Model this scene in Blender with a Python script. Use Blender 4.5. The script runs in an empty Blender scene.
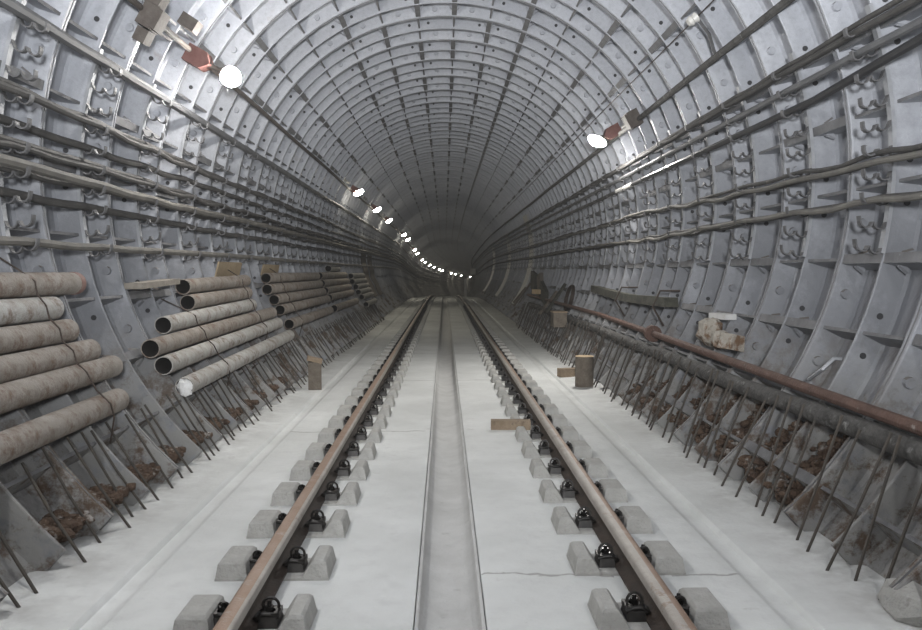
import bpy, math, random
import numpy as np
from mathutils import Vector, Matrix
random.seed(7); rng = np.random.default_rng(7)
SC = bpy.context.scene; COL = SC.collection
R = math.radians
ZC = 1.97            # height of the tunnel axis above the track slab
# ------------------------------------------------------------------ line of the tunnel
def cx(y): return .00125*max(0., y-60)**2
def dz(y):
    if y < 33: return 0.
    if y < 50: return -.0009*(y-33)**2
    return -(.2601+.0306*(y-50))
def W(s, th, r, y):
    """point on a circle about the tunnel axis: side, angle above the horizontal, radius, distance"""
    a = R(th); return Vector((cx(y)+s*r*math.cos(a), y, ZC+r*math.sin(a)+dz(y)))
def F(x, y, z=0.): return Vector((x+cx(y), y, z+dz(y)))
# ------------------------------------------------------------------ mesh helpers
class MB:
    def __init__(s): s.v=[]; s.f=[]; s.m=[]
    def add(s, vs, fs, mi=0):
        o=len(s.v); s.v += [tuple(p) for p in vs]
        s.f += [tuple(i+o for i in f) for f in fs]; s.m += [mi]*len(fs)
    def box(s, c, size, rot=None, mi=0, taper=1.0, bev=0.):
        hx,hy,hz=[q/2 for q in size]; c=Vector(c)
        vs=[]
        for z,t in ((-hz,1.),(hz,taper)):
            for x,y in ((-hx,-hy),(hx,-hy),(hx,hy),(-hx,hy)): vs.append(Vector((x*t,y*t,z)))
        if rot is not None: vs=[rot@v for v in vs]
        s.add([c+v for v in vs], [(3,2,1,0),(4,5,6,7),(0,1,5,4),(1,2,6,5),(2,3,7,6),(3,0,4,7)], mi)
    def tube(s, pts, rad, n=8, cap=True, mi=0):
        pts=[Vector(p) for p in pts]; k=len(pts); vs=[]; fs=[]
        rads = rad if hasattr(rad,'__len__') else [rad]*k
        ref=None
        for i,p in enumerate(pts):
            t=(pts[min(i+1,k-1)]-pts[max(i-1,0)]).normalized()
            if ref is None:
                ref=Vector((0,0,1)) if abs(t.z)<.9 else Vector((1,0,0))
            u=(ref-t*ref.dot(t)).normalized(); w=t.cross(u); ref=u
            for j in range(n):
                a=2*math.pi*j/n; vs.append(p+(u*math.cos(a)+w*math.sin(a))*rads[i])
        for i in range(k-1):
            for j in range(n):
                fs.append((i*n+j, i*n+(j+1)%n, (i+1)*n+(j+1)%n, (i+1)*n+j))
        if cap: fs += [tuple(range(n))[::-1], tuple(range((k-1)*n,k*n))]
        s.add(vs, fs, mi)
    def hollow(s, a, b, ro, ri, n=16, mi=0, mi_in=1):
        a=Vector(a); b=Vector(b); t=(b-a).normalized(); u=(Vector((0,0,1))-t*t.z).normalized(); w=t.cross(u)
        vs=[]
        for p,r in ((a,ro),(b,ro),(b,ri),(a,ri)):
            for j in range(n):
                q=2*math.pi*j/n; vs.append(p+(u*math.cos(q)+w*math.sin(q))*r)
        o=len(s.v); s.v += [tuple(p) for p in vs]
        for q in range(4):
            for j in range(n):
                s.f.append((o+q*n+j, o+q*n+(j+1)%n, o+((q+1)%4)*n+(j+1)%n, o+((q+1)%4)*n+j)); s.m.append(mi_in if q==2 else mi)
    def ribbon(s, pts, wvec, th):
        """flat bar bent along pts, wide along wvec"""
        pts=[Vector(p) for p in pts]; wv=Vector(wvec); k=len(pts); vs=[]; fs=[]
        for i,p in enumerate(pts):
            t=(pts[min(i+1,k-1)]-pts[max(i-1,0)]).normalized(); nn=t.cross(wv).normalized()*th/2
            for a,b in ((1,1),(1,-1),(-1,-1),(-1,1)): vs.append(p+nn*a+wv*b*.5)
        for i in range(k-1):
            for j in range(4): fs.append((i*4+j,i*4+(j+1)%4,(i+1)*4+(j+1)%4,(i+1)*4+j))
        fs += [(3,2,1,0), tuple(range((k-1)*4,k*4))]
        s.add(vs,fs)
    def ball(s, c, rad, n=10, m=6, rot=None, mi=0, noise=0.):
        c=Vector(c); rx,ry,rz = rad if hasattr(rad,'__len__') else (rad,)*3
        vs=[Vector((0,0,-rz))]; fs=[]
        for i in range(1,m):
            ph=-math.pi/2+math.pi*i/m
            for j in range(n):
                a=2*math.pi*j/n; q=1+random.uniform(-noise,noise)
                vs.append(Vector((rx*math.cos(ph)*math.cos(a)*q, ry*math.cos(ph)*math.sin(a)*q, rz*math.sin(ph)*q)))
        vs.append(Vector((0,0,rz)))
        for j in range(n): fs.append((0,1+(j+1)%n,1+j))
        for i in range(m-2):
            for j in range(n): fs.append((1+i*n+j,1+i*n+(j+1)%n,1+(i+1)*n+(j+1)%n,1+(i+1)*n+j))
        e=len(vs)-1; b=1+(m-2)*n
        for j in range(n): fs.append((b+j,b+(j+1)%n,e))
        if rot is not None: vs=[rot@v for v in vs]
        s.add([c+v for v in vs],fs,mi)
    def build(s, name, mats, parent=None, smooth=False, sharp=30., loc=None):
        me=bpy.data.meshes.new(name)
        vs=s.v
        if loc is not None: vs=[(x-loc[0],y-loc[1],z-loc[2]) for x,y,z in vs]
        me.from_pydata(vs,[],s.f)
        for m in (mats if isinstance(mats,(list,tuple)) else [mats]): me.materials.append(m)
        if any(s.m): me.polygons.foreach_set('material_index', s.m)
        if smooth:
            me.polygons.foreach_set('use_smooth',[True]*len(s.f)); me.set_sharp_from_angle(angle=R(sharp))
        me.update()
        o=bpy.data.objects.new(name, me); COL.objects.link(o)
        if loc is not None and parent is None: o.location=loc
        if parent is not None: o.parent=parent
        return o
def tag(o, label=None, cat=None, group=None, kind=None):
    if label: o['label']=label
    if cat: o['category']=cat
    if group: o['group']=group
    if kind: o['kind']=kind
    return o
def empty(name, loc=(0,0,0)):
    o=bpy.data.objects.new(name,None); COL.objects.link(o); o.location=loc; o.empty_display_size=.1; return o
def copy_tree(o, parent=None):
    c=o.copy(); COL.objects.link(c)
    if parent is not None: c.parent=parent
    for ch in list(o.children): copy_tree(ch,c)
    return c
ORD=['first','second','third','fourth','fifth','sixth','seventh','eighth','ninth','tenth','eleventh','twelfth','thirteenth','fourteenth','fifteenth','sixteenth','seventeenth','eighteenth','nineteenth','twentieth']
ORD+=['twenty-'+q for q in ORD[:9]]+['thirtieth']+['thirty-'+q for q in ORD[:9]]+['fortieth']
# ------------------------------------------------------------------ materials
def mat(name, c1, c2=None, rough=.6, metal=0., scale=6., bump=.0, bscale=40., c3=None, s3=3., t3=(.55,.7), detail=6., spec=.5):
    m=bpy.data.materials.new(name); m.use_nodes=True; nt=m.node_tree; N=nt.nodes; L=nt.links
    b=N['Principled BSDF']; b.inputs['Roughness'].default_value=rough; b.inputs['Metallic'].default_value=metal
    b.inputs['Specular IOR Level'].default_value=spec
    b.inputs['Base Color'].default_value=(*c1,1)
    tc=N.new('ShaderNodeTexCoord')
    out=None
    if c2:
        n=N.new('ShaderNodeTexNoise'); n.inputs['Scale'].default_value=scale; n.inputs['Detail'].default_value=detail; n.inputs['Roughness'].default_value=.65
        L.new(tc.outputs['Object'],n.inputs['Vector'])
        r=N.new('ShaderNodeValToRGB'); r.color_ramp.elements[0].position=.35; r.color_ramp.elements[1].position=.68
        r.color_ramp.elements[0].color=(*c1,1); r.color_ramp.elements[1].color=(*c2,1)
        L.new(n.outputs['Fac'],r.inputs['Fac']); out=r.outputs['Color']
    if c3:
        n=N.new('ShaderNodeTexNoise'); n.inputs['Scale'].default_value=s3; n.inputs['Detail'].default_value=7; n.inputs['Roughness'].default_value=.7
        L.new(tc.outputs['Object'],n.inputs['Vector'])
        q=N.new('ShaderNodeMapRange'); q.inputs[1].default_value=t3[0]; q.inputs[2].default_value=t3[1]; L.new(n.outputs['Fac'],q.inputs[0])
        x=N.new('ShaderNodeMix'); x.data_type='RGBA'; L.new(q.outputs[0],x.inputs[0])
        if out: L.new(out,x.inputs[6])
        else: x.inputs[6].default_value=(*c1,1)
        x.inputs[7].default_value=(*c3,1); out=x.outputs[2]
    if out: L.new(out,b.inputs['Base Color'])
    if bump:
        n=N.new('ShaderNodeTexNoise'); n.inputs['Scale'].default_value=bscale; n.inputs['Detail'].default_value=5
        L.new(tc.outputs['Object'],n.inputs['Vector'])
        u=N.new('ShaderNodeBump'); u.inputs['Strength'].default_value=bump; u.inputs['Distance'].default_value=.02
        L.new(n.outputs['Fac'],u.inputs['Height']); L.new(u.outputs['Normal'],b.inputs['Normal'])
    return m
def emat(name, col, st):
    m=bpy.data.materials.new(name); m.use_nodes=True; nt=m.node_tree; nt.nodes.clear()
    o=nt.nodes.new('ShaderNodeOutputMaterial'); e=nt.nodes.new('ShaderNodeEmission'); e.inputs[0].default_value=(*col,1); e.inputs[1].default_value=st
    nt.links.new(e.outputs[0],o.inputs[0]); return m

def lining_material():
    m=bpy.data.materials.new('painted_cast_iron'); m.use_nodes=True; nt=m.node_tree; N=nt.nodes; L=nt.links
    b=N['Principled BSDF']; b.inputs['Roughness'].default_value=.5; b.inputs['Metallic'].default_value=.12
    tc=N.new('ShaderNodeTexCoord'); P=tc.outputs['Object']
    def noise(s,d=6,r=.6):
        n=N.new('ShaderNodeTexNoise'); n.inputs['Scale'].default_value=s; n.inputs['Detail'].default_value=d; n.inputs['Roughness'].default_value=r
        L.new(P,n.inputs['Vector']); return n.outputs['Fac']
    def rng_(v,a,b_,lo=0.,hi=1.):
        q=N.new('ShaderNodeMapRange'); q.inputs[1].default_value=a; q.inputs[2].default_value=b_; q.inputs[3].default_value=lo; q.inputs[4].default_value=hi
        L.new(v,q.inputs[0]); return q.outputs[0]
    def mix(f,a,b_):
        x=N.new('ShaderNodeMix'); x.data_type='RGBA'; L.new(f,x.inputs[0])
        for i,v in ((6,a),(7,b_)):
            if isinstance(v,tuple): x.inputs[i].default_value=(*v,1)
            else: L.new(v,x.inputs[i])
        return x.outputs[2]
    def mul(a,b_):
        x=N.new('ShaderNodeMath'); x.operation='MULTIPLY'; L.new(a,x.inputs[0])
        if isinstance(b_,float): x.inputs[1].default_value=b_
        else: L.new(b_,x.inputs[1])
        return x.outputs[0]
    col=mix(rng_(noise(1.3,5,.6),.35,.7), (.39,.405,.445), (.47,.485,.525))
    col=mix(mul(rng_(noise(26,4,.7),.45,.7),.5), col, (.29,.30,.325))           # mottled paint
    col=mix(mul(rng_(noise(2.2,7,.72),.62,.74),.55), col, (.24,.20,.16))          # brown seepage
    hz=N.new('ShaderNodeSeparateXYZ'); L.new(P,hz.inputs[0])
    gr=mul(rng_(hz.outputs['Z'],3.3,1.5), rng_(noise(1.7,6,.7),.1,.5))            # tone darkens in noisy patches down the side walls
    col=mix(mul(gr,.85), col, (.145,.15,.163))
    # settled dust on upward faces
    g=N.new('ShaderNodeNewGeometry'); sx=N.new('ShaderNodeSeparateXYZ'); L.new(g.outputs['Normal'],sx.inputs[0])
    up=rng_(sx.outputs['Z'],.45,.8)
    dust=mul(up, rng_(noise(5,5,.6),.2,.42))
    col=mix(mul(dust,.92), col, (.125,.108,.092))
    # cement splashes near the slab
    sp=N.new('ShaderNodeSeparateXYZ'); L.new(P,sp.inputs[0])
    low=rng_(sp.outputs['Z'],1.05,.35)
    col=mix(mul(low, rng_(noise(7,6,.7),.34,.5)), col, (.26,.258,.25))
    col=mix(mul(low, rng_(noise(3.4,8,.78),.51,.60)), col, (.10,.07,.05))
    L.new(col,b.inputs['Base Color'])
    x=N.new('ShaderNodeMath'); x.operation='MAXIMUM'; L.new(dust,x.inputs[0]); L.new(low,x.inputs[1])
    L.new(rng_(x.outputs[0],0,1,.5,.9),b.inputs['Roughness']); L.new(rng_(x.outputs[0],0,1,.12,0.),b.inputs['Metallic'])
    u=N.new('ShaderNodeBump'); u.inputs['Strength'].default_value=.35; u.inputs['Distance'].default_value=.012
    L.new(noise(22,6,.6),u.inputs['Height']); L.new(u.outputs['Normal'],b.inputs['Normal'])
    return m
def floor_material():
    m=bpy.data.materials.new('white_track_concrete'); m.use_nodes=True; nt=m.node_tree; N=nt.nodes; L=nt.links
    b=N['Principled BSDF']; b.inputs['Roughness'].default_value=.85; b.inputs['Specular IOR Level'].default_value=.25
    tc=N.new('ShaderNodeTexCoord'); P=tc.outputs['Object']
    def noise(s,d=6,r=.6):
        n=N.new('ShaderNodeTexNoise'); n.inputs['Scale'].default_value=s; n.inputs['Detail'].default_value=d; n.inputs['Roughness'].default_value=r
        L.new(P,n.inputs['Vector']); return n.outputs['Fac']
    def rng_(v,a,b_,lo=0.,hi=1.):
        q=N.new('ShaderNodeMapRange'); q.inputs[1].default_value=a; q.inputs[2].default_value=b_; q.inputs[3].default_value=lo; q.inputs[4].default_value=hi
        L.new(v,q.inputs[0]); return q.outputs[0]
    def mth(op,a,b_=None):
        x=N.new('ShaderNodeMath'); x.operation=op
        for i,v in ((0,a),(1,b_)):
            if v is None: continue
            if isinstance(v,(int,float)): x.inputs[i].default_value=v
            else: L.new(v,x.inputs[i])
        return x.outputs[0]
    def mix(f,a,b_):
        x=N.new('ShaderNodeMix'); x.data_type='RGBA'; L.new(f,x.inputs[0])
        for i,v in ((6,a),(7,b_)):
            if isinstance(v,tuple): x.inputs[i].default_value=(*v,1)
            else: L.new(v,x.inputs[i])
        return x.outputs[2]
    col=mix(rng_(noise(1.1,6,.6),.35,.65),(.60,.612,.60),(.735,.748,.738))
    col=mix(mth('MULTIPLY',rng_(noise(9,5,.7),.5,.8),.5),col,(.52,.52,.52))
    col=mix(mth('MULTIPLY',rng_(noise(70,2,.5),.70,.76),.5),col,(.30,.30,.29))
    col=mix(mth('MULTIPLY',rng_(noise(2.3,7,.75),.63,.70),.5),col,(.40,.39,.37))
    s=N.new('ShaderNodeSeparateXYZ'); L.new(P,s.inputs[0])
    wob=mth('MULTIPLY',mth('SUBTRACT',noise(2.5,5,.6),.5),.22)
    yy=mth('ADD',s.outputs['Y'],wob)
    for y0,xa,xb,w in ((3.5,.13,.72,.012),(3.46,.98,1.30,.012),(6.72,-1.35,-.2,.014),(9.9,-.6,.75,.016),(13.2,-1.3,1.3,.02)):
        d=mth('ABSOLUTE',mth('SUBTRACT',yy,y0))
        k=rng_(d,w,w*.4)
        k=mth('MULTIPLY',k,mth('GREATER_THAN',s.outputs['X'],xa)); k=mth('MULTIPLY',k,mth('LESS_THAN',s.outputs['X'],xb))
        col=mix(mth('MULTIPLY',k,.7),col,(.25,.245,.23))
    ax=mth('ABSOLUTE',s.outputs['X'])
    col=mix(mth('MULTIPLY',rng_(ax,1.45,1.75),mth('MULTIPLY',rng_(noise(4,6,.7),.4,.65),.8)),col,(.40,.395,.385))
    L.new(col,b.inputs['Base Color'])
    u=N.new('ShaderNodeBump'); u.inputs['Strength'].default_value=.3; u.inputs['Distance'].default_value=.02
    L.new(noise(18,6,.65),u.inputs['Height']); L.new(u.outputs['Normal'],b.inputs['Normal'])
    return m
M={}
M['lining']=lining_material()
M['hole']=mat('dark_plug',(.03,.03,.033),rough=.7)
M['caulk']=mat('dark_caulked_joint',(.12,.12,.125),(.19,.19,.195),.85,scale=7,c3=(.3,.31,.33),s3=15,t3=(.62,.75))
M['floor']=floor_material()
M['gutter']=mat('grey_trough_concrete',(.47,.47,.46),(.57,.57,.56),.8,scale=5,bump=.25,bscale=60,c3=(.36,.36,.35),s3=14,t3=(.6,.75))
M['block']=mat('sleeper_concrete',(.36,.355,.335),(.45,.445,.425),.88,scale=12,bump=.5,bscale=60,c3=(.28,.27,.25),s3=20,t3=(.58,.7))
M['railtop']=mat('worn_rust',(.27,.18,.13),(.33,.24,.185),.55,.2,scale=9,c3=(.38,.33,.29),s3=16,t3=(.56,.7),bump=.15,bscale=90)
M['railpale']=mat('pale_worn_rail',(.33,.30,.27),(.43,.405,.37),.5,.25,scale=9,c3=(.24,.17,.125),s3=12,t3=(.58,.7),bump=.15,bscale=90)
M['railweb']=mat('dark_rust',(.035,.027,.022),(.06,.042,.032),.7,.1,scale=14,bump=.2,bscale=70)
M['clip']=mat('oily_black_steel',(.02,.019,.018),(.04,.036,.033),.42,.3,scale=30,bump=.1)
M['bolt']=mat('oily_bolt_steel',(.03,.028,.027),rough=.25,metal=.7)
M['pipe']=mat('weathered_pipe',(.19,.165,.14),(.30,.275,.245),.8,.0,scale=5,bump=.35,bscale=50,c3=(.135,.085,.06),s3=8,t3=(.50,.66))
M['pipe_pale']=mat('limed_pipe',(.27,.25,.22),(.42,.42,.41),.8,.0,scale=7,bump=.35,bscale=40,c3=(.15,.105,.075),s3=8,t3=(.53,.66))
M['pipein']=mat('pipe_bore',(.03,.027,.025),rough=.9)
M['redpaint']=mat('red_end_paint',(.19,.085,.07),(.22,.15,.125),.75,scale=14)
M['rust']=mat('red_rust_pipe',(.085,.048,.037),(.135,.078,.06),.75,.1,scale=8,bump=.4,bscale=60,c3=(.28,.25,.23),s3=22,t3=(.6,.72))
M['hose']=mat('grimy_pipe',(.045,.043,.041),(.10,.097,.092),.85,scale=9,bump=.8,bscale=30,c3=(.30,.30,.29),s3=16,t3=(.58,.72))
M['rod']=mat('rod_steel',(.06,.055,.05),(.10,.085,.07),.7,.3,scale=14,c3=(.26,.25,.24),s3=9,t3=(.64,.74))
M['wire']=mat('tie_wire',(.06,.045,.037),rough=.7,metal=.3)
M['cable']=mat('dusty_cable',(.036,.034,.033),(.066,.063,.059),.75,scale=6,c3=(.15,.138,.122),s3=11,t3=(.58,.75))
M['cable_pale']=mat('pale_dusty_cable',(.095,.09,.082),(.155,.147,.13),.75,scale=6,c3=(.10,.095,.09),s3=9,t3=(.58,.72))
M['cable_black']=mat('black_cable',(.018,.018,.02),(.035,.035,.037),.42,scale=5)
M['cable_grey']=mat('grey_cable',(.085,.087,.092),(.125,.127,.13),.6,scale=5)
M['bracket']=mat('bracket_steel',(.30,.31,.33),(.38,.39,.41),.5,.35,scale=12)
M['arm']=mat('bracket_arm_steel',(.085,.085,.088),(.14,.14,.145),.6,.3,scale=12)
M['redbox']=mat('brick_red_box',(.12,.045,.038),(.17,.08,.068),.7,scale=12)
M['brownbox']=mat('brown_box',(.07,.057,.05),(.115,.10,.088),.8,scale=10,bump=.2)
M['timber']=mat('old_timber',(.22,.165,.11),(.32,.25,.18),.85,scale=9,bump=.4,bscale=50,c3=(.12,.09,.065),s3=14)
M['timber_new']=mat('sawn_timber',(.42,.31,.19),(.52,.40,.26),.8,scale=12,bump=.2,bscale=60)
M['plywood']=mat('dull_plywood',(.25,.19,.12),(.31,.25,.165),.85,scale=8)
M['dusty']=mat('ledge_dust',(.19,.17,.145),(.27,.245,.21),.9,scale=7,bump=.5,bscale=30)
M['bark']=mat('grey_bark',(.12,.10,.08),(.19,.165,.135),.9,scale=14,bump=.7,bscale=45)
M['darkwood']=mat('mossy_dark_timber',(.042,.042,.034),(.085,.083,.064),.9,scale=10,bump=.5,bscale=40)
M['stone']=mat('rubble_stone',(.33,.30,.255),(.42,.40,.36),.9,scale=9,bump=.9,bscale=30,c3=(.16,.095,.055),s3=5,t3=(.5,.6))
M['rubble']=mat('rusty_rubble',(.06,.038,.027),(.12,.078,.052),.95,scale=8,bump=1.,bscale=40,c3=(.34,.32,.30),s3=9,t3=(.55,.64))
M['paper']=mat('white_wad',(.66,.66,.65),(.78,.78,.78),.8,scale=20)
M['porcelain']=mat('white_porcelain',(.62,.61,.58),rough=.3)
M['tarp']=mat('brown_sheet',(.10,.085,.07),(.15,.13,.11),.9,scale=4,bump=.3,bscale=10)
M['pale']=mat('pale_board',(.55,.55,.54),(.65,.65,.64),.8,scale=6)
M['patch']=mat('pale_smooth_band',(.36,.36,.36),(.46,.46,.46),.55,scale=3,bump=.2,bscale=12)  # pale grey for the smooth bands on the right-hand wall
M['bulb']=emat('lit_bulb',(1.,.97,.92),520.)
M['bulb_far']=emat('lit_bulb_far',(1.,.93,.76),110.)
# ------------------------------------------------------------------ the lining
PROF=[(0,2.572),(.007,2.548),(.026,2.548),(.031,2.554),(.052,2.697),(.075,2.712),(.460,2.712),(.481,2.697),(.490,2.553),(.494,2.548),(.506,2.548),
      (.510,2.553),(.519,2.697),(.540,2.712),(.925,2.712),(.948,2.697),(.969,2.554),(.974,2.548),(.993,2.548),(1.,2.572)]
PROF_FAR=[(0,2.548),(.045,2.548),(.06,2.712),(.48,2.712),(.488,2.548),(.512,2.548),(.52,2.712),(.94,2.712),(.955,2.548),(1.,2.548)]
JA={88,98,118,148,178,68,38,8,-22,208}; JB={68,78,108,138,168,198,48,18,-12,-42,228}
def lining(name, a0, a1):
    V=[];Fc=[];MI=[]
    def emit(vs,fs,mi=0):
        o=len(V); V.extend(vs); Fc.extend([tuple(i+o for i in f) for f in fs]); MI.extend([mi]*len(fs))
    def pt(a,r,y): a=R(a); return (cx(y)+r*math.cos(a), y, ZC+r*math.sin(a)+dz(y))
    for k in range(-7,140):
        y0=k+.05; near=k<45
        prof=PROF if near else PROF_FAR
        n=int(round((a1-a0)/(4 if near and k<16 else 5 if near else 10)))
        An=[a0+(a1-a0)*i/n for i in range(n+1)]; p=len(prof)
        vs=[pt(a,r,y0+u) for a in An for u,r in prof]
        fs=[(i*p+j, i*p+j+1,(i+1)*p+j+1,(i+1)*p+j) for i in range(n) for j in range(p-1)]
        emit(vs,fs)
        if near:
            for q_ in range(n): MI[-(n*(p-1))+q_*(p-1)]=2; MI[-(n*(p-1))+q_*(p-1)+p-2]=2
        J=JA if k%2 else JB
        for q in range(-5,24):
            a=q*10-2
            if not (a0-1e-6<=a<a1): continue
            tk=a in J
            t1,t2=(.030,.040) if tk else (.010,.024)
            rt=2.555 if tk else 2.572
            for ua,ub in ((.044,.484),(.516,.956)):
                d1=math.degrees(t1/2.55); d2=math.degrees(t2/2.75)
                vs=[pt(a-d2,2.714,y0+ua),pt(a-d1,rt,y0+ua-.006),pt(a+d1,rt,y0+ua-.006),pt(a+d2,2.714,y0+ua),
                    pt(a-d2,2.714,y0+ub),pt(a-d1,rt,y0+ub+.006),pt(a+d1,rt,y0+ub+.006),pt(a+d2,2.714,y0+ub)]
                emit(vs,[(0,1,5,4),(2,3,7,6)]); emit([vs[q_] for q_ in (1,2,6,5)],[(0,1,2,3)],2)
                if tk and k<14 and k>2:
                    for sgn in (-1,1):            # bolt heads on the segment joint
                        for uu in (ua+.07,ub-.07):
                            c=[pt(a+sgn*(d2+.35)+.5*math.cos(R(60*j)),2.66,y0+uu+.022*math.sin(R(60*j))) for j in range(6)]
                            e=[pt(a+sgn*(d2-.3)+.5*math.cos(R(60*j)),2.60,y0+uu+.022*math.sin(R(60*j))) for j in range(6)]
                            emit(c+e,[tuple(range(6,12))]+[(j,(j+1)%6,6+(j+1)%6,6+j) for j in range(6)])
            am=a+5
            if am>=a1 or k<1 or k>32 or math.sin(R(am))<-.52: continue
            # dark bolt holes on the middle ribs, raised bosses on the joint flanges
            for half in (0,1):
                if half==0:
                    aa=am+(2.3 if q%2 else -2.3); u=.4855; rr=.021; mi=1; h=.003
                else:
                    aa=am+.3; u=.958; rr=.034; mi=0; h=.016
                m_=9; r0=2.628
                b_=[pt(aa+math.degrees(rr/2.63)*math.cos(2*math.pi*j/m_),r0+rr*math.sin(2*math.pi*j/m_),y0+u+.006) for j in range(m_)]
                t_=[pt(aa+math.degrees(rr*.86/2.63)*math.cos(2*math.pi*j/m_),r0+rr*.86*math.sin(2*math.pi*j/m_),y0+u-h-.002) for j in range(m_)]
                emit(b_+t_,[(j,m_+j,m_+(j+1)%m_,(j+1)%m_) for j in range(m_)]+[tuple(range(m_,2*m_))[::-1]],mi)
    me=bpy.data.meshes.new(name); me.from_pydata(V,[],Fc)
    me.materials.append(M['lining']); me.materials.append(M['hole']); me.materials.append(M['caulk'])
    me.polygons.foreach_set('material_index',MI); me.polygons.foreach_set('use_smooth',[True]*len(Fc))
    me.set_sharp_from_angle(angle=R(22)); me.update()
    o=bpy.data.objects.new(name,me); COL.objects.link(o); o['kind']='structure'; return o
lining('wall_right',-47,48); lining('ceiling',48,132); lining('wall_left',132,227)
# smooth pale rings far down the right-hand wall
for i,(y0,w,a0,a1) in enumerate(((22.9,1.1,-38,24),(30.6,1.4,-38,20),(40.3,1.6,-38,18))):
    mb=MB(); n=16; vs=[];fs=[]
    ys=[y0,y0+w]
    for a in np.linspace(a0,a1,n+1):
        for r in (2.525,2.60):
            for y in ys: vs.append(W(1,a,r,y))
    for j in range(n):
        b=j*4; fs+=[(b,b+4,b+5,b+1),(b,b+2,b+6,b+4),(b+1,b+5,b+7,b+3)]
    fs+=[(0,1,3,2),(n*4,n*4+2,n*4+3,n*4+1)]
    mb.add(vs,fs); o=mb.build('trim_%d'%(i+1),M['patch'],smooth=True); o['kind']='structure'
# ------------------------------------------------------------------ the slab with its gutters
YS=[-7+.5*i for i in range(0,60)]+[23+1.*i for i in range(0,118)]
def sweep(name, prof, ys, mats, mi=None, smooth=True, noise=0., parent=None, sharp=35, closed=False):
    mb=MB(); p=len(prof)
    vs=[F(x,y,z) for y in ys for x,z in prof]
    rr=range(p if closed else p-1)
    fs=[(i*p+j,(i+1)*p+j,(i+1)*p+(j+1)%p,i*p+(j+1)%p) for i in range(len(ys)-1) for j in rr]
    mb.add(vs,fs)
    if closed: mb.f+= [tuple(range(p)), tuple(range((len(ys)-1)*p,len(ys)*p))[::-1]]; mb.m+=[0,0]
    return mb.build(name,mats,parent,smooth=smooth,sharp=sharp)
gl,gr=-.158,.128
def side_gutter(c,s): # shallow drain along the edge
    q=[(-.068,.002),(-.058,-.006),(-.050,-.024),(.005,-.028),(.04,-.014),(.055,-.002),(.068,.002)]
    return [(c+s*x,z) for x,z in q]
prof=[(-2.02,.03),(-1.75,.014),(-1.55,.004)]+side_gutter(-1.40,1)+[(-1.2,0),(-.6,.0),(gl-.012,0),(gl,-.004)]
prof+=[(gl+.004,-.03)]
right=[(gr-.004,-.03),(gr,-.004),(gr+.012,0),(.6,0),(1.2,0)]+sorted(side_gutter(1.345,-1))+[(1.55,.004),(1.75,.014),(2.02,.03)]
fl=sweep('floor',prof+[(gl+.004,-.16),(gr-.004,-.16)]+right,YS,M['floor']); fl['kind']='structure'
cg=(gl+gr)/2; hw=(gr-gl)/2-.006
tp=[(cg-hw,-.004),(cg-hw+.012,-.004)]+[(cg-.03+ (hw-.016)*math.cos(a)*1.0+.03*(1-abs(math.cos(a)))*0+.03, -.008-.075*math.sin(a)**.8 if math.sin(a)>0 else -.008) for a in [math.pi*(1-i/12) for i in range(13)]]+[(cg+hw-.012,-.004),(cg+hw,-.004),(cg+hw,-.15),(cg-hw,-.15)]
o=sweep('drainage_trough',tp,[y for y in YS if y<100],M['gutter'],closed=True,sharp=50)
tag(o,'long grey concrete drainage trough running down the middle of the track','trough')
# ------------------------------------------------------------------ rails
RZ=.012
for s,lab in ((-1,'rust topped steel rail on the side of the stacked pipes'),(1,'rust topped steel rail on the side of the long rusty pipe')):
    c=.7965*s; YR=[y for y in YS if -3<y<95]
    root=empty('rail',(c,0,RZ)); tag(root,lab,'rail',group='running rails')
    h=.0365
    head=[(-h,.096),(-h+.001,.122),(-h+.006,.129),(-h+.016,.1325),(h-.016 if s<0 else h-.032,.1325)]+([] if s<0 else [(h-.016,.1325)])+[(h-.006,.129),(h-.001,.122),(h,.096),(.009,.088),(-.009,.088)]
    web=[(-.055,0),(-.055,.010),(-.02,.020),(-.010,.034),(-.008,.09),(.008,.09),(.010,.034),(.02,.020),(.055,.010),(.055,0)]
    def rsweep(nm,pr,m):
        mb=MB(); p=len(pr); vs=[F(c+x,y,RZ+z)-Vector((c,0,RZ)) for y in YR for x,z in pr]
        fs=[(i*p+j,i*p+(j+1)%p,(i+1)*p+(j+1)%p,(i+1)*p+j) for i in range(len(YR)-1) for j in range(p)]
        mb.add(vs,fs)
        if nm=='rail_head':
            pale=(4,5,6) if s<0 else (0,1,2,3)
            mb.m=[1 if (q%p) in pale else 0 for q in range(len(fs))]
        return mb.build(nm,m,root,smooth=True,sharp=50)
    rsweep('rail_head',head,[M['railtop'],M['railpale']]); rsweep('rail_web',web,M['railweb'])
# ------------------------------------------------------------------ sleeper blocks, clips, bolts (built for the right rail, outer side = +x)
def frustum(mb,x0,x1,y0,y1,z0,X0,X1,Y0,Y1,z1):
    b=.012
    vs=[(x0,y0,z0),(x1,y0,z0),(x1,y1,z0),(x0,y1,z0),(X0,Y0,z1-b),(X1,Y0,z1-b),(X1,Y1,z1-b),(X0,Y1,z1-b),(X0+b,Y0+b,z1),(X1-b,Y0+b,z1),(X1-b,Y1-b,z1),(X0+b,Y1-b,z1)]
    mb.add([Vector(v) for v in vs],[(0,1,5,4),(1,2,6,5),(2,3,7,6),(3,0,4,7),(4,5,9,8),(5,6,10,9),(6,7,11,10),(7,4,8,11),(8,9,10,11)])
mb=MB()
mb.box((0,0,-.014),(.5,.25,.05))
frustum(mb,.105,.25,-.125,.125,0,.120,.240,-.108,.108,.082)
frustum(mb,-.25,-.125,-.125,.125,0,-.236,-.168,-.108,.108,.082)
SB=mb.build('sleeper_block',M['block'])
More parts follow.
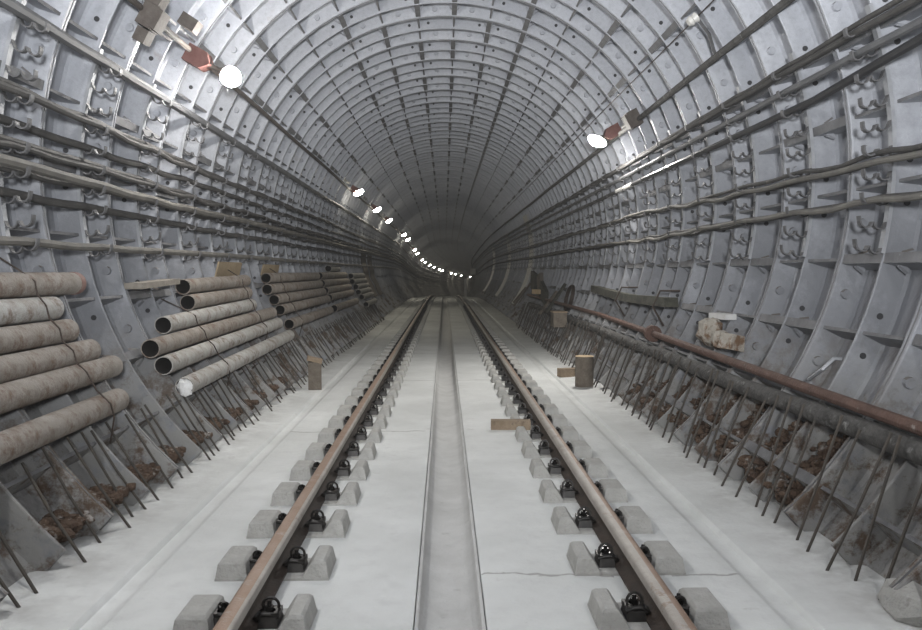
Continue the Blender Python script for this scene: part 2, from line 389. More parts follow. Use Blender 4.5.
def clip_mesh(s):
    mb=MB(); x=s*.09
    mb.box((x,0,.03),(.078,.12,.036),taper=.8); mb.box((s*.115,-.0,.052),(.03,.08,.02)); rr=.031 if s<0 else .020
    for yy in (-.032,.03):
        mb.tube([(s*.046,yy,.036),(s*.07,yy,.056),(s*.10,yy,.054),(s*.128,yy,.046)],.0105,8)
    mb.tube([(s*.05,-.032,.036),(s*.038,-.02,.032),(s*.036,.018,.032),(s*.05,.03,.036)],.0105,8)
    ring=[(x+rr*math.cos(a),-.012+.006*math.sin(a),(.073 if s<0 else .066)+rr*1.05*math.sin(a)) for a in [2*math.pi*i/14 for i in range(15)]]
    mb.tube(ring,.0062,6,cap=False)
    return mb
def bolt_mesh(s):
    mb=MB(); x=s*.088
    mb.tube([(x,.006,.04),(x,.006,.062)],.024,10); mb.tube([(x,.006,.060),(x,.006,.080)],.0165,6); mb.tube([(x,.006,.078),(x,.006,.094)],.0085,8)
    return mb
proto_c=[]
for s in (1,-1):
    c=clip_mesh(s).build('rail_clip',M['clip'],SB,smooth=True,sharp=45)
    bolt_mesh(s).build('clip_bolt',M['bolt'],c,smooth=True,sharp=40)
far_mesh=SB.data
SP=.5615
for s in (-1,1):
    side='on the pipe stack side' if s<0 else 'on the rusty pipe side'
    k=0
    for n in range(-1,102):
        y=3.57+n*SP+(.03 if s>0 else 0)
        if n<48:
            o=SB if (s==-1 and n==-1) else copy_tree(SB)
        else:
            o=SB.copy(); COL.objects.link(o)
        o.location=F(.7965*s,y,.0)
        o.rotation_euler=(0,0,math.pi if s<0 else 0)
        g='sleeper blocks under the rail '+side
        if k<40: lab='concrete sleeper block under the rail %s, %s from the near end'%(side,ORD[k])
        else: lab='small far concrete sleeper block under the rail %s, past the fortieth'%side
        tag(o,lab,'sleeper block',g); k+=1
# ------------------------------------------------------------------ stacked pipes along the left wall
PR=.070
def pipe(t0,y0,t1,y1,lab,grp,m='pipe',r=2.468,red=False,plug=False,collar=None):
    a=W(-1,t0,r,y0); b=W(-1,t1,r,y1)
    root=empty('steel_pipe',a); tag(root,lab,'pipe',grp)
    mb=MB(); mb.hollow(a,b,PR,PR-.008,18)
    o=mb.build('pipe_body',[M[m],M['pipein']],root,smooth=True,sharp=50,loc=a)
    if red:
        d=(b-a).normalized(); mb=MB(); mb.hollow(b-d*.055,b+d*.002,PR+.002,PR-.004,18); mb.build('painted_end',M['redpaint'],root,smooth=True,sharp=50,loc=a)
    if collar:
        d=(b-a).normalized(); p=a+d*(collar-y0); mb=MB(); mb.hollow(p,p+d*.12,PR+.012,PR-.004,18); mb.build('pipe_collar',M['pipe_pale'],root,smooth=True,sharp=50,loc=a)
    return a,b
rows=['topmost','second from top','third from top','fourth from top','fifth from top','lowest']
ST1=[(-16.1,-16.1,5.08,'pipe'),(-19.5,-19.5,4.69,'pipe_pale'),(-22.9,-22.9,4.76,'pipe'),(-26.3,-26.3,4.91,'pipe'),(-29.7,-29.4,5.08,'pipe'),(-35.0,-34.4,4.88,'pipe')]
for i,(t0,t1,y1,m) in enumerate(ST1):
    pipe(t0,1.6,t1,y1,rows[i]+' weathered steel pipe in the nearest stack on the left wall','pipes in the nearest stack',m,red=(i==0))
ST2=[(-17.6,7.1,-16.9,9.45),(-21.0,7.07,-20.3,9.33),(-24.7,6.27,-23.7,9.3),(-28.3,5.8,-27.1,10.1),(-31.8,5.85,-30.6,10.1),(-36.6,5.95,-35.2,10.28)]
for i,(t0,y0,t1,y1) in enumerate(ST2):
    a,b=pipe(t0,y0,t1,y1*.987,rows[i]+' open ended steel pipe in the second stack from the camera'+(', plugged with white paper' if i==5 else ''),'pipes in the second stack','pipe_pale' if i in(2,4,5) else 'pipe')
    if i==5:
        mb=MB(); d=(b-a).normalized()
        mb.ball(a+d*.005,(.060,.05,.055),9,7,noise=.22); mb.ball(a+Vector((.02,-.02,-.035)),(.045,.03,.035),8,6,noise=.25)
        tag(mb.build('paper_wad',M['paper'],smooth=False,loc=a),'crumpled white paper wad stuffed in the lowest pipe of the second stack','paper')
ST3=[(-16.4,10.45,-16.4,14.55),(-19.9,10.3,-19.9,14.6),(-23.4,10.45,-23.4,14.6),(-26.9,10.5,-26.9,14.7),(-32,10.55,-32,14.3)]
rows5=rows[:4]+['lowest']
for i,a in enumerate(ST3): pipe(*a,rows5[i]+' grey steel pipe in the third stack from the camera','pipes in the third stack',r=2.468)
ST4=[(-12.9,16.3,-12.9,17.7),(-16.3,14.9,-16.3,18.7),(-19.7,14.9,-19.7,18.7),(-23.1,14.95,-23.1,18.7),(-26.5,15.0,-26.5,18.7),(-31.8,14.9,-31.8,18.6)]
for i,a in enumerate(ST4): pipe(*a,('short single pipe lying on top of' if i==0 else rows5[i-1]+' steel pipe in')+' the fourth stack from the camera','pipes in the fourth stack','pipe_pale' if i==0 else 'pipe')
ST5=[(-17,19.8,-17,22.7),(-20.4,19.7,-20.4,22.8),(-23.8,20,-23.8,22.9),(-27.2,20,-27.2,22.9),(-30.6,20.1,-30.6,22.9),(-35.6,20,-35.6,22.6)]
for i,a in enumerate(ST5): pipe(*a,rows[i]+' far steel pipe in the fifth stack from the camera','pipes in the fifth stack','pipe_pale')
def tie(y, th, lab, y2=None):
    pts=[W(-1,th[0]+5.5,2.60,y)]
    ts=[th[0]+1.7]
    for a in th: ts.append(a)
    ts.append(th[-1]-1.7)
    for i,a in enumerate(ts):
        pts.append(W(-1,a,2.468-PR-.004+(.045 if i in(0,len(ts)-1) else 0),y+.03*i+random.uniform(-.01,.01)))
        if 0<i<len(ts)-2:
            pts.append(W(-1,(a+ts[i+1])/2,2.468-PR+.014,y+.03*i+.015))
    pts.append(W(-1,th[-1]-4,2.57,y+.03*len(ts)))
    mb=MB(); mb.tube(pts,.005,6)
    tag(mb.build('tie_wire',M['wire'],smooth=True,loc=tuple(pts[0])),lab,'wire','wires tying the pipe stacks')
tie(4.42,[a[0] for a in ST1],'thin rusty wire looped down over the nearest pipe stack')
tie(6.85,[-24.4,-28,-31.5,-36.2],'rusty wire around the second stack near its open ends')
tie(8.9,[-17.1,-20.4,-23.9,-27.5,-30.9],'rusty wire around the second stack near its far ends')
tie(11.0,[-16.4,-19.9,-23.4,-26.9,-32],'rusty wire around the near end of the third stack')
# ------------------------------------------------------------------ reinforcing rods standing in both corners
def rods(s, ymax, side):
    ys=[]; y=3.05
    k=0
    while y<ymax:
        u=(y-.05)%.5
        if .10<u<.46: ys.append(y)
        elif u<=.10: y+= .11-u; ys.append(y)
        else: y+= .61-u; ys.append(y)
        y+= random.choice((.13,.16,.18,.20,.24)) if s>0 else random.choice((.14,.18,.22,.26))
    for k,y in enumerate(ys):
        fx=1.725+random.uniform(-.035,.03); hz=(.60 if s>0 else .475)+random.uniform(-.02,.01)
        if s>0: hz=random.choice((.60,.62,.64,.56))
        tx=(1.965 if s>0 else 2.035)+random.uniform(-.008,.006); ty=y+random.uniform(-.05,.05)+(.05 if s<0 else .03)
        u=(ty-.05)%.5
        if not .07<u<.46: ty=y
        a=F(s*fx,y,.006); b=F(s*tx,ty,hz)
        mid=a.lerp(b,.5)+Vector((s*random.uniform(-.006,.012),random.uniform(-.012,.012),0))
        mb=MB(); mb.tube([a,a.lerp(mid,.5),mid,mid.lerp(b,.5),b],.0078,6)
        o=mb.build('reinforcing_rod',M['rod'],smooth=True,loc=tuple(a))
        if k<40: lab='thin steel rod leaning at the foot of the %s wall, %s from the near end'%(side,ORD[k])
        else: lab='far thin steel rod leaning at the foot of the %s wall, beyond the fortieth'%side
        tag(o,lab,'rod','steel rods along the %s wall'%side)
rods(-1,22.5,'left'); rods(1,20.,'right')
# ------------------------------------------------------------------ cable brackets
ARM=[-10.4+3.25*i for i in range(10)]
def bracket_strip(s,y,a0,a1):
    mb=MB(); n=14
    pts=[W(s,a0+(a1-a0)*i/n,2.536,y) for i in range(n+1)]
    mb.ribbon(pts,(0,.045,0),.022); return mb
def arm(s,a,y,simple=False):
    # two hooks side by side, bent from flat bar, in the plane across the tunnel
    rp=[(2.53,.0),(2.525,-.02)]
    for c in (2.485,2.405):
        for i in range(0,7):
            q=math.pi*i/6; rp.append((c+.036*math.cos(q),-.022-.036*math.sin(q)))
    rp.append((2.366,.004))
    e=W(s,a,1,y)-W(s,a,0,y); e.normalize(); t=Vector((0,0,1))
    base=W(s,a,0,y)
    pts=[base+e*(r)+Vector((0,0,z)) for r,z in rp]
    mb=MB(); mb.ribbon(pts,(0,.038,0),.008); return mb
for s,side in ((-1,'left'),(1,'right')):
    k=0
    for n in range(3,46):
        y=n+.55
        loc=tuple(W(s,4,2.536,y))
        root=bracket_strip(s,y,-11.5,20.8).build('cable_bracket',M['bracket'],loc=loc)
        if n<22:
            for a in ARM:
                arm(s,a,y).build('bracket_arm',M['arm'],root,loc=loc)
        else:
            mb=MB()
            for a in ARM:
                e=arm(s,a,y); mb.add(e.v,e.f)
            mb.build('bracket_arms',M['arm'],root,loc=loc).name='bracket_arm'
        if k<26: lab='steel cable bracket with hooked arms on the %s wall, %s from the near end'%(side,ORD[k])
        else: lab='far steel cable bracket on the %s wall, beyond the twenty-sixth'%side
        tag(root,lab,'bracket','cable brackets on the %s wall'%side); k+=1
# ------------------------------------------------------------------ cables
def cable(name,s,th,r,rad,m,lab,grp,wob=.3,sag=.25,y0=2.2,y1=100,parts=None,seed=0,cat='cable',step=.25,dev=None):
    q=np.random.default_rng(seed+11); ph=q.uniform(0,6.28,6)
    pts=[];y=y0
    while y<y1:
        f=(y-.55)%1.0
        a=th - sag*math.sin(math.pi*f)**2*(.6+.4*math.sin(y*1.3+ph[0])) + wob*(.5*math.sin(y*.53+ph[1])+.35*math.sin(y*.21+ph[2])+.3*math.sin(y*1.17+ph[3]))
        rr=r+.012*math.sin(y*.9+ph[4])
        if dev: a+=dev(y)
        pts.append(W(s,a,rr,y)); y+= step if y<25 else .5 if y<50 else 1.
    mb=MB(); mb.tube(pts,rad,8)
    loc=tuple(pts[0]); o=mb.build(name,M[m],smooth=True,loc=loc); tag(o,lab,cat,grp); return o
GL='cables along the left wall'; GR='cables along the right wall'
z0=.9   # cable centre above the bottom of its hook, degrees
L_=[(19.3,2.48,.036,'cable_grey','thick grey cable, topmost in the left wall brackets',.25,.1),
    (9.9,2.485,.026,'cable','dusty dark cable, second cable down on the left wall',.9,.5),
    (9.1,2.405,.022,'cable','thin dark cable twisting around the second cable on the left wall',1.0,.6),
    (6.2,2.485,.026,'cable','dark dusty cable under the twisted pair on the left wall',.7,.5),
    (3.2,2.485,.026,'cable','dark cable, middle one of the left wall brackets',.8,.5),
    (2.6,2.405,.018,'cable','thin slack cable beside the middle cable on the left wall',1.1,.9),
    (.0,2.405,.032,'cable_pale','thick pale dusty cable at eye level on the left wall',.5,.3),
    (-.4,2.485,.022,'cable','dark cable behind the thick pale one on the left wall',.7,.6),
    (-3.6,2.485,.026,'cable','mottled cable, second from bottom on the left wall',.5,.4),
    (-10.2,2.405,.025,'cable_pale','pale cable, lowest in the left wall brackets',.3,.25)]
for i,(t,r,rad,m,lab,w,sg) in enumerate(L_): cable('cable',-1,t+z0-1.9+math.degrees(rad/2.45),r,rad,m,lab,GL,w*.55,sg,seed=i)
R_=[(18.75,2.485,.021,'cable_grey','grey cable against the wall in the topmost right bundle',.35,.2),
    (18.6,2.405,.020,'cable','dark cable at the front of the topmost right bundle',.5,.3),
    (19.5,2.44,.016,'cable','thin cable riding on the topmost right bundle',.5,.3),
    (15.6,2.42,.024,'cable_grey','smooth grey cable above the black cable on the right wall',.2,.15),
    (12.35,2.42,.027,'cable_black','thick glossy black cable high on the right wall',.06,.05),
    (-.6,2.485,.018,'cable','cable at the back of the eye level bundle on the right wall',1.2,.7),
    (-.8,2.405,.019,'cable_pale','pale cable at the front of the eye level bundle on the right wall',1.3,.8),
    (.1,2.44,.016,'cable','thin cable on top of the eye level bundle on the right wall',1.4,.8),
    (-4.2,2.485,.018,'cable','cable at the back of the lowest bundle on the right wall',.9,.6),
    (-4.4,2.405,.019,'cable_pale','pale cable at the front of the lowest bundle on the right wall',1.,.7),
    (-3.7,2.44,.014,'cable','thin cable on top of the lowest bundle on the right wall',1.,.6)]
for i,(t,r,rad,m,lab,w,sg) in enumerate(R_):
    up=(lambda y:1.7+max(0,min(2.,(y-5)*.4))) if 5<=i<=7 else (lambda y:max(0,5.2-y)*1.1) if i==4 else None
    o=cable('cable',1,t+z0-1.9+math.degrees(rad/2.45),r,rad,m,lab,GR,w*.4,sg,seed=40+i,dev=up)
    if i==4:
        mb=MB(); mb.tube([W(1,12.35+z0-1.9+.63,2.42,y) for y in (10.15,10.6,11.1)],.031,8)
        mb.build('cable_sleeve',M['porcelain'],o,smooth=True,loc=tuple(o.location))['label']='white sleeve around the black cable'
# lighting conduits near the lamps
cable('conduit',-1,30.,2.50,.024,'brownbox','brown conduit high on the left wall feeding the row of lamps','lighting conduits',.2,.0,y0=3.4,y1=120,seed=70,cat='conduit')
cable('conduit',1,27.6,2.50,.030,'hose','dark conduit high on the right wall feeding the single lamp','lighting conduits',.2,.0,y0=3.4,y1=100,seed=71,cat='conduit')
cable('thin_wire',1,35.9,2.50,.0055,'wire','thin bare wire strung high above the right conduit',None,.05,.0,y0=5.2,y1=30,seed=72,cat='wire')
# ------------------------------------------------------------------ lamps
def frame(s,th):
    e=Vector((s*math.cos(R(th)),0,math.sin(R(th)))); return Matrix((e.cross(Vector((0,1,0))),Vector((0,1,0)),e)).transposed()   # z axis points at the wall
def lamp(s,th,y,lab,rb,near=True,bm='bulb',sz=(.10,.10,.062),ax=(0,0,-1)):
    loc=W(s,th,2.52,y); root=empty('tunnel_lamp',loc); tag(root,lab,'lamp','lamps along the tunnel')
    M3=frame(s,th); lc=tuple(loc)
    mb=MB()
    mb.box(W(s,th,2.48,y),(.15,.16,.10),M3); mb.box(W(s,th,2.40,y),(.15,.16,.06),M3,taper=1.0)
    # pitched front of the box
    c=W(s,th,2.37,y); vs=[c+M3@Vector(v) for v in ((-.075,-.08,.0),(.075,-.08,.0),(.075,.08,.0),(-.075,.08,.0),(0,-.08,-.07),(0,.08,-.07))]
    mb.add(vs,[(0,1,4),(2,3,5),(0,4,5,3),(1,2,5,4),(0,3,2,1)])
    mb.build('mounting_box',M['redbox'],root,loc=lc)
    mb=MB(); mb.tube([W(s,th,2.33,y),W(s,th+.0,rb+.075,y)],.022,10); mb.tube([W(s,th,rb+.10,y),W(s,th,rb+.035,y)],[.03,.045],12)
    mb.build('lamp_holder',M['brownbox'],root,smooth=True,loc=lc)
    # glowing dome on an opaque base, dome axis = ax
    cc=W(s,th,rb,y); A=Vector(ax).normalized(); Q=Vector((0,0,1)).rotation_difference(A).to_matrix()
    mb=MB(); n=18; vs=[];fs=[]; K=9; ph0=-.3 if sz[2]>.08 else 0.
    for i in range(K):
        ph=ph0+(math.pi/2-ph0)*i/K
        for q in range(n):
            a=2*math.pi*q/n; vs.append(cc+Q@Vector((sz[0]*math.cos(ph)*math.cos(a),sz[1]*math.cos(ph)*math.sin(a),sz[2]*math.sin(ph))))
    vs.append(cc+Q@Vector((0,0,sz[2]))); e=len(vs)-1
    for i in range(K-1):
        for q in range(n): fs.append((i*n+q,i*n+(q+1)%n,(i+1)*n+(q+1)%n,(i+1)*n+q))
    for q in range(n): fs.append(((K-1)*n+q,(K-1)*n+(q+1)%n,e))
    mb.add(vs,fs); mb.build('lamp_bulb',M[bm],root,smooth=True,sharp=80,loc=lc)
    z=sz[2]*math.sin(ph0); rr=sz[0]*math.cos(ph0)
    mb=MB(); mb.tube([cc+A*(z-.07),cc+A*(z-.03),cc+A*(z-.001)],[.03,rr*.8,rr*1.0],16); mb.build('bulb_base',M['porcelain'],root,smooth=True,sharp=50,loc=lc)
lamp(-1,29.4,6.9,'nearest glaring lamp on the left wall, with red box',2.13,sz=(.085,.085,.10),ax=(.75,-.35,-.55))
lamp(1,29.0,10.3,'single lamp high on the right wall, with red box',2.21,sz=(.125,.125,.055),ax=(-.5,-.25,-1))
FL=[18.4,23.5,28.5,38.8,43,53,58,68,73,80,86,93,97,108,113,120,130]
for i,y in enumerate(FL):
    lamp(-1,31,y,'lamp in the left wall row, %s beyond the nearest glaring lamp'%ORD[i],2.34,bm='bulb_far',sz=(.125,.125,.07),ax=(.55,-.2,-1))
# ------------------------------------------------------------------ junction boxes and small fittings
def jbox(name,s,th,r,y,sizes,m,lab,cat):
    loc=W(s,th,r,y); root=empty(name,loc); tag(root,lab,cat); M3=frame(s,th)
    for nm,off,sz,rz in sizes:
        mb=MB(); mb.box(loc+M3@Vector(off),sz,M3@Matrix.Rotation(rz,3,'Z')); mb.build(nm,M[m],root,loc=tuple(loc))
    mb=MB(); mb.tube([loc+M3@Vector((0,.1,0)),loc+M3@Vector((0,.55,.0))],.02,8); mb.tube([loc+M3@Vector((.06,.1,.0)),loc+M3@Vector((.03,.5,.02))],.012,8)
    mb.build('feed_tube',M['hose'],root,smooth=True,loc=tuple(loc)); return root
jbox('junction_box',-1,29.5,2.45,5.85,[('box_body',(0,0,.0),(.17,.17,.11),0),('side_box',(.14,.03,.0),(.10,.12,.09),.1),('side_box',(-.13,-.03,.0),(.10,.12,.09),-.1),('lid',(0,-.02,-.075),(.15,.15,.04),0)],'brownbox','cluster of brown junction boxes on the left conduit before the glaring lamp','junction box')
jbox('junction_box',1,28.2,2.45,9.3,[('box_body',(0,0,.0),(.19,.18,.13),0),('lid',(0,0,-.08),(.17,.16,.03),0)],'brownbox','dark junction box on the right conduit before the red lamp box','junction box')
loc=W(-1,33.5,2.47,6.5); mb=MB(); mb.box(loc,(.10,.13,.14),frame(-1,33.5)); tag(mb.build('small_box',M['brownbox'],loc=tuple(loc)),'small brown box above the red box of the nearest left lamp','box')
loc=W(1,35.9,2.50,6.58); root=empty('insulator',loc); tag(root,'white porcelain insulator carrying the thin wire high on the right','insulator')
mb=MB(); mb.tube([W(1,35.9,2.42,6.58),W(1,35.9,2.45,6.58),W(1,35.9,2.46,6.58),W(1,35.9,2.50,6.58)],[.03,.045,.032,.045],12); mb.build('porcelain_body',M['porcelain'],root,smooth=True,loc=tuple(loc))
mb=MB(); mb.tube([W(1,35.9,2.50,6.58),W(1,32,2.53,6.62),W(1,28.6,2.53,6.70)],.014,8); mb.build('support_arm',M['arm'],root,smooth=True,loc=tuple(loc))
loc=W(-1,19.3,2.4,8); 
# ------------------------------------------------------------------ right wall: rusty pipe, grimy pipe, timber, rubble
def rpipe(name,pts,rad,m,lab,coll=None,n=12):
    mb=MB(); loc=tuple(pts[0]); mb.tube(pts,rad,n)
    o=mb.build(name,M[m],smooth=True,loc=loc); tag(o,lab,'pipe')
    if coll:
        mb=MB(); a,b=coll; mb.tube([a,b],.085,14); o2=mb.build('pipe_flange',M['rust'],o,smooth=True,sharp=40,loc=loc)
    return o
pts=[W(1,-32.4+2.7*min(1,max(0,(y-3)/8)),2.44,y) for y in np.arange(2.0,21,.5)]
t=-32.4+2.7*(8.1-3)/8
rpipe('rusty_pipe',pts,.032,'rust','long thin red rusty pipe running along the right wall',(W(1,t,2.44,8.05),W(1,t,2.44,8.13)))
q=np.random.default_rng(3)
pts=[W(1,-34.4+.12*math.sin(y*1.9)+(.1*math.sin(y*.7)),2.487,y) for y in np.arange(2.0,19.5,.3)]
rads=[.057+q.uniform(-.005,.006) for _ in pts]
rpipe('grimy_pipe',pts,rads,'hose','thick grimy grey pipe behind the rod tops along the right wall')
# mossy beam
mb=MB(); n=8; a0=W(1,-22.3,2.43,7.95); b0=W(1,-21.0,2.43,12.1)
for i in range(n):
    pass
vs=[];fs=[]
for i in range(n+1):
    p=a0.lerp(b0,i/n)+Vector((-.0,0,-.035*math.sin(math.pi*i/n)))
    for dx_,dz_ in ((-.07,-.047),(.07,-.045),(.065,.045),(-.065,.05)): vs.append(p+Vector((dx_+random.uniform(-.006,.006),0,dz_+random.uniform(-.006,.006))))
for i in range(n):
    for j in range(4): fs.append((i*4+j,i*4+(j+1)%4,(i+1)*4+(j+1)%4,(i+1)*4+j))
fs+=[(3,2,1,0),tuple(range(n*4,n*4+4))]
mb.add(vs,fs); tag(mb.build('timber_beam',M['darkwood'],loc=tuple(a0)),'long dark mossy timber beam propped against the right wall above the rusty pipe','beam')
for i,(y,lab) in enumerate(((8.2,'bent rod propping the near end of the mossy beam'),(10.0,'bent rod propping the middle of the mossy beam'))):
    mb=MB(); mb.tube([W(1,-18.6,2.54,y),W(1,-20.2,2.345,y),W(1,-24.6,2.345,y+.03),W(1,-27.6,2.54,y+.03)],.011,6)
    tag(mb.build('prop_rod',M['wire'],smooth=True,loc=tuple(W(1,-20,2.5,y))),lab,'rod','props under the mossy beam')
def rock(name,c,rad,m,lab,seed,cat='stone',grp=None,rot=0.):
    random.seed(seed); mb=MB(); mb.ball(c,rad,9,7,rot=Matrix.Rotation(rot,3,'Z'),noise=.16); o=mb.build(name,M[m],loc=tuple(c)); tag(o,lab,cat,grp)
g='rubble caught above the rusty pipe'
rock('rubble_stone',W(1,-27.0,2.47,6.62),(.10,.20,.12),'stone','largest rough rubble lump resting above the rusty pipe',1,grp=g)
rock('rubble_stone',W(1,-28.0,2.46,6.30),(.075,.09,.075),'stone','smaller rubble lump touching the near side of the largest lump',2,grp=g)
mb=MB(); c=W(1,-28.0,2.45,6.02); mb.box(c,(.13,.16,.12),Matrix.Rotation(.3,3,'Z')@Matrix.Rotation(.2,3,'Y'),taper=.85); tag(mb.build('broken_brick',M['stone'],loc=tuple(c)),'squarish tan brick piece above the rusty pipe, nearest the camera','brick',g)
mb=MB(); c=W(1,-23.2,2.50,6.62); mb.box(c,(.10,.30,.045),Matrix.Rotation(.12,3,'Z')); tag(mb.build('plank_offcut',M['pale'],loc=tuple(c)),'pale plank offcut lying on top of the rubble lumps','plank')
# bent bar at the right-hand wall
mb=MB(); mb.tube([W(1,-26.2,2.53,4.55),W(1,-26.6,2.49,4.55),W(1,-28.5,2.47,4.57),W(1,-30.3,2.50,4.72)],.012,6)
tag(mb.build('bent_bar',M['bracket'],smooth=True,loc=tuple(W(1,-27,2.5,4.55))),'short bent grey bar on a rib above the rusty pipe','bar')
# rusty rubble lying in the corner pans behind the rods
def heap(s,y0,y1,name,lab,seed,h=.36):
    rg=np.random.default_rng(seed); mb=MB()
    k=math.floor((y0-.05)*2)
    while .05+k*.5<y1:
        yc=.05+k*.5+.275; k+=1
        for _ in range(200):
            e=rg.uniform(0,1)**.8; th=-45.4+e*math.degrees(h/2.7)*rg.uniform(.6,1); rr=2.69-.13*rg.uniform(0,1)*(1-e); q=rg.uniform(.010,.032)
            mb.ball(W(s,th,rr,yc+rg.uniform(-.165,.165)),(q*1.3,q*1.2,q*.9),6,4,noise=.25)
    tag(mb.build(name,M['rubble'],loc=tuple(W(s,-43,2.7,y0))),lab,'rubble',kind='stuff')
heap(1,4.1,7.6,'rubble','rust brown rubble heaped behind the rods on the right',5,.52)
heap(-1,3.6,5.2,'rubble','rust brown rubble behind the nearest rods on the left',6,.14)
heap(-1,5.6,8.6,'rubble','brown rubble behind the left rods under the second pipe stack',8,.16)
rock('concrete_lump',F(1.80,3.02,.05),(.10,.17,.10),'block','rough grey concrete lump at the near right corner of the slab',9,cat='lump')
# ------------------------------------------------------------------ timber pieces
def stump(c,rad,h,name,lab,n=9):
    root=empty(name,c); tag(root,lab,'log')
    mb=MB(); rr=[rad*random.uniform(.93,1.05) for _ in range(n)]
    vs=[]
    for z in (0,h*.5,h-.004):
        for j in range(n): a=2*math.pi*j/n; vs.append(Vector((rr[j]*math.cos(a),rr[j]*math.sin(a),z)))
    mb.add(vs,[(i*n+j,i*n+(j+1)%n,(i+1)*n+(j+1)%n,(i+1)*n+j) for i in range(2) for j in range(n)]+[tuple(range(n))[::-1]]); mb.build('bark',M['bark'],root,smooth=True,sharp=60)
    mb=MB(); vs=[Vector((rr[j]*math.cos(2*math.pi*j/n),rr[j]*math.sin(2*math.pi*j/n),h-.004+q)) for q in (0,.004) for j in range(n)]
    mb.add(vs,[tuple(range(n,2*n)),tuple(range(n))[::-1]]+[(j,(j+1)%n,n+(j+1)%n,n+j) for j in range(n)]); mb.build('sawn_top',M['timber_new'],root)
random.seed(21)
stump(F(1.615,9.3,0.006),.115,.36,'log_stump','upright log stump with pale sawn top beside the right rods')
mb=MB(); c=F(1.585,10.2,.058); mb.box(c,(.30,.13,.105),Matrix.Rotation(.28,3,'Z')); tag(mb.build('wood_block',M['timber'],loc=tuple(c)),'tan timber block lying behind the upright log stump on the right','wood')
mb=MB(); c=F(.535,6.80,.040); mb.box(c,(.34,.10,.078),Matrix.Rotation(-.04,3,'Z')); tag(mb.build('wood_block',M['timber'],loc=tuple(c)),'short sawn timber block on the slab between trough and right rail','wood')
root=empty('timber_post',F(-1.53,9.15,.004)); tag(root,'short squared timber post standing by the left rods under the pipes','post')
mb=MB(); mb.box((0,0,.16),(.15,.15,.32),Matrix.Rotation(.15,3,'Z')); mb.build('post_body',M['bark'],root)
mb=MB(); mb.box((.0,-.02,.345),(.17,.13,.05),Matrix.Rotation(.2,3,'Z')@Matrix.Rotation(.25,3,'Y')); mb.build('top_board',M['timber'],root)
g='plywood pieces above the pipe stacks'
for i,(y,sz,lab) in enumerate(((8.98,(.95,.17),'tan plywood piece wedged above the far end of the second pipe stack'),(11.1,(1.0,.15),'tan plywood piece wedged above the third pipe stack'))):
    c=W(-1,-13.5,2.52,y); mb=MB(); mb.box(c,(.018,sz[0],sz[1]),Matrix.Rotation(.235,3,'Y')); tag(mb.build('plywood_piece',M['plywood'],loc=tuple(c)),lab,'plywood',g)
c=W(-1,-16.6,2.475,6.45); mb=MB(); mb.box(c,(.14,.85,.045),Matrix.Rotation(.03,3,'X')); tag(mb.build('ledge_dust_slab',M['dusty'],loc=tuple(c)),'tan strip of dust on a wall ledge just before the second pipe stack','plank')  # slab standing in for dust lying on the flange ledge
# ------------------------------------------------------------------ clutter far along both walls
c=W(1,-37,2.34,13.2); root=empty('wooden_crate',c); tag(root,'grey wooden box among the rods, in front of the far clutter on the right','box')
mb=MB(); mb.box((0,0,0),(.22,.36,.24)); mb.build('box_body',M['bark'],root)
mb=MB(); mb.box((-.0,0,.13),(.24,.38,.02)); mb.build('lid',M['timber'],root)
mb=MB(); c=W(1,-26,2.46,14.2)
for k in range(3):
    mb.tube([c+Vector((.02*k-.03+.05*math.sin(a),.30*math.cos(a),.22*math.sin(a))) for a in [2*math.pi*i/18 for i in range(19)]],.014,6,cap=False)
tag(mb.build('wire_coil',M['wire'],smooth=True,loc=tuple(c)),'dark coil of wire hung on the right wall beyond the mossy beam','coil')
g='old boards piled far along the right wall'
for i,(y,th,r,sz,rx,m,lab) in enumerate(((17.2,-27,2.38,(.08,.9,.32),.25,'darkwood','dark board leaning in the far clutter, nearest of three'),(18.4,-23,2.37,(.08,.6,.50),-.15,'tarp','dark upright board in the far clutter, middle of three'),(20.0,-21,2.38,(.08,.8,.45),.1,'darkwood','dark upright board in the far clutter, farthest of three'))):
    c=W(1,th,r,y); mb=MB(); mb.box(c,sz,Matrix.Rotation(rx,3,'X')); tag(mb.build('old_board',M[m],loc=tuple(c)),lab,'board',g)
for i,(y,th0,th1,m,lab) in enumerate(((15.4,-36,-20,'darkwood','thin dark plank leaning on the right wall beyond the wire coil'),(16.1,-38,-24,'bark','grey plank leaning on the right wall before the far dark boards'),(21.5,-40,-22,'tarp','dark plank leaning on the right wall behind the far dark boards'),(22.2,-38,-25,'bark','grey plank leaning on the right wall, farthest of the leaning planks'))):
    a=W(1,th0,2.40,y); b=W(1,th1,2.50,y+.25); mb=MB(); mb.ribbon([a,a.lerp(b,.5),b],(0,.2,0),.04)
    tag(mb.build('leaning_plank',M[m],loc=tuple(a)),lab,'plank','planks leaning far along the right wall')
c=W(1,-27.5,2.29,17.6); mb=MB(); mb.box(c,(.10,.34,.10),Matrix.Rotation(.4,3,'Z')); tag(mb.build('wood_offcut',M['timber_new'],loc=tuple(c)),'pale wood offcut resting on the far dark boards','wood')
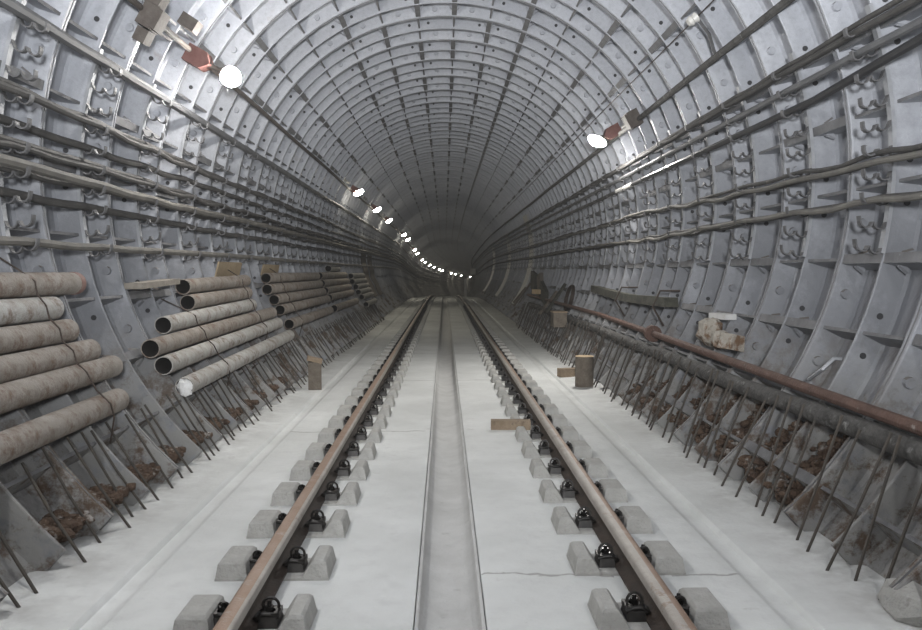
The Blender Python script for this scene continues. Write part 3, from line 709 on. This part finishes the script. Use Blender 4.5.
for i,(y,lab) in enumerate(((23.6,'brown sheet hung on the left wall just past the fifth pipe stack'),(25.6,'brown sheet hung on the left wall, second past the pipe stacks'))):
    mb=MB(); n=10; vs=[];fs=[]
    for j in range(n+1):
        a=-33+31*j/n
        for q,yy in enumerate((y,y+.45,y+.9,y+1.3)):
            vs.append(W(-1,a,2.49+.02*math.sin(j*1.7+q*2.1),yy))
            vs.append(W(-1,a,2.52+.02*math.sin(j*1.7+q*2.1),yy))
    for j in range(n):
        for q in range(3):
            b=(j*4+q)*2; e=b+8
            fs+=[(b,b+2,e+2,e),(b+1,e+1,e+3,b+3)]
        b=j*8; fs+=[(b,b+8,b+9,b+1)]; b+=6; fs+=[(b,b+1,b+9,b+8)]
    mb.add(vs,fs); tag(mb.build('hanging_sheet',M['tarp'],smooth=True,loc=tuple(W(-1,-20,2.5,y))),lab,'sheet','brown sheets on the left wall')
c=F(2.18,62,1.98); root=empty('sign',c); tag(root,'small pale square sign far down the tunnel near its end','sign')
mb=MB(); mb.box((0,0,0),(.42,.03,.46)); mb.build('sign_board',M['pale'],root)
mb=MB(); mb.box((.17,.05,0),(.36,.05,.05)); mb.build('sign_bracket',M['arm'],root)
c=F(1.60,62,.72); mb=MB(); mb.box(c,(.20,.10,1.40)); tag(mb.build('pale_upright',M['pale'],loc=tuple(c)),'pale upright block far down the tunnel beneath the small sign','post')  # plain pale upright box below the sign
# ------------------------------------------------------------------ light
def plight(name,loc,w,col,rad):
    l=bpy.data.lights.new(name,'POINT'); l.energy=w; l.color=col; l.shadow_soft_size=rad
    o=bpy.data.objects.new(name,l); COL.objects.link(o); o.location=loc; return o
plight('work_lamp',W(-1,31,2.1,2.0),110,(1.,.99,.97),.10)
plight('work_lamp',W(-1,31,2.1,-2.8),90,(1.,.99,.97),.10)
plight('work_lamp',W(1,29,2.1,1.0),80,(1.,.99,.97),.12)
l=bpy.data.lights.new('camera_fill_spot','SPOT'); l.energy=2050; l.color=(.97,.985,1.); l.shadow_soft_size=.15; l.spot_size=R(104); l.spot_blend=1.  # fill spot added beside the camera, tilted up to brighten the ceiling
o=bpy.data.objects.new('camera_fill_spot',l); COL.objects.link(o); o.location=(.1,-.7,1.75)
o.rotation_euler=(Vector((0,9,6.2))-o.location).to_track_quat('-Z','Y').to_euler()
w=bpy.data.worlds.new('World'); SC.world=w; w.use_nodes=True
w.node_tree.nodes['Background'].inputs[0].default_value=(.5,.52,.55,1); w.node_tree.nodes['Background'].inputs[1].default_value=.02
vn=w.node_tree.nodes.new('ShaderNodeVolumeScatter'); vn.inputs['Density'].default_value=.0024; vn.inputs['Anisotropy'].default_value=.2; vn.inputs['Color'].default_value=(1,1,1,1)
w.node_tree.links.new(vn.outputs[0],w.node_tree.nodes['World Output'].inputs['Volume'])
# ------------------------------------------------------------------ camera
cam=bpy.data.cameras.new('Camera'); co=bpy.data.objects.new('Camera',cam); COL.objects.link(co); SC.camera=co
cam.sensor_width=36; cam.lens=795/922*36; cam.clip_end=400; cam.clip_start=.05
co.location=(-.035,0,1.36); co.rotation_euler=(R(90-3.132),0,R(-1.189))
vs=SC.view_settings; vs.view_transform='Standard'; vs.look='None'; vs.gamma=1; vs.exposure=0.; vs.use_curve_mapping=False
SC.cycles.max_bounces=6; SC.cycles.diffuse_bounces=4
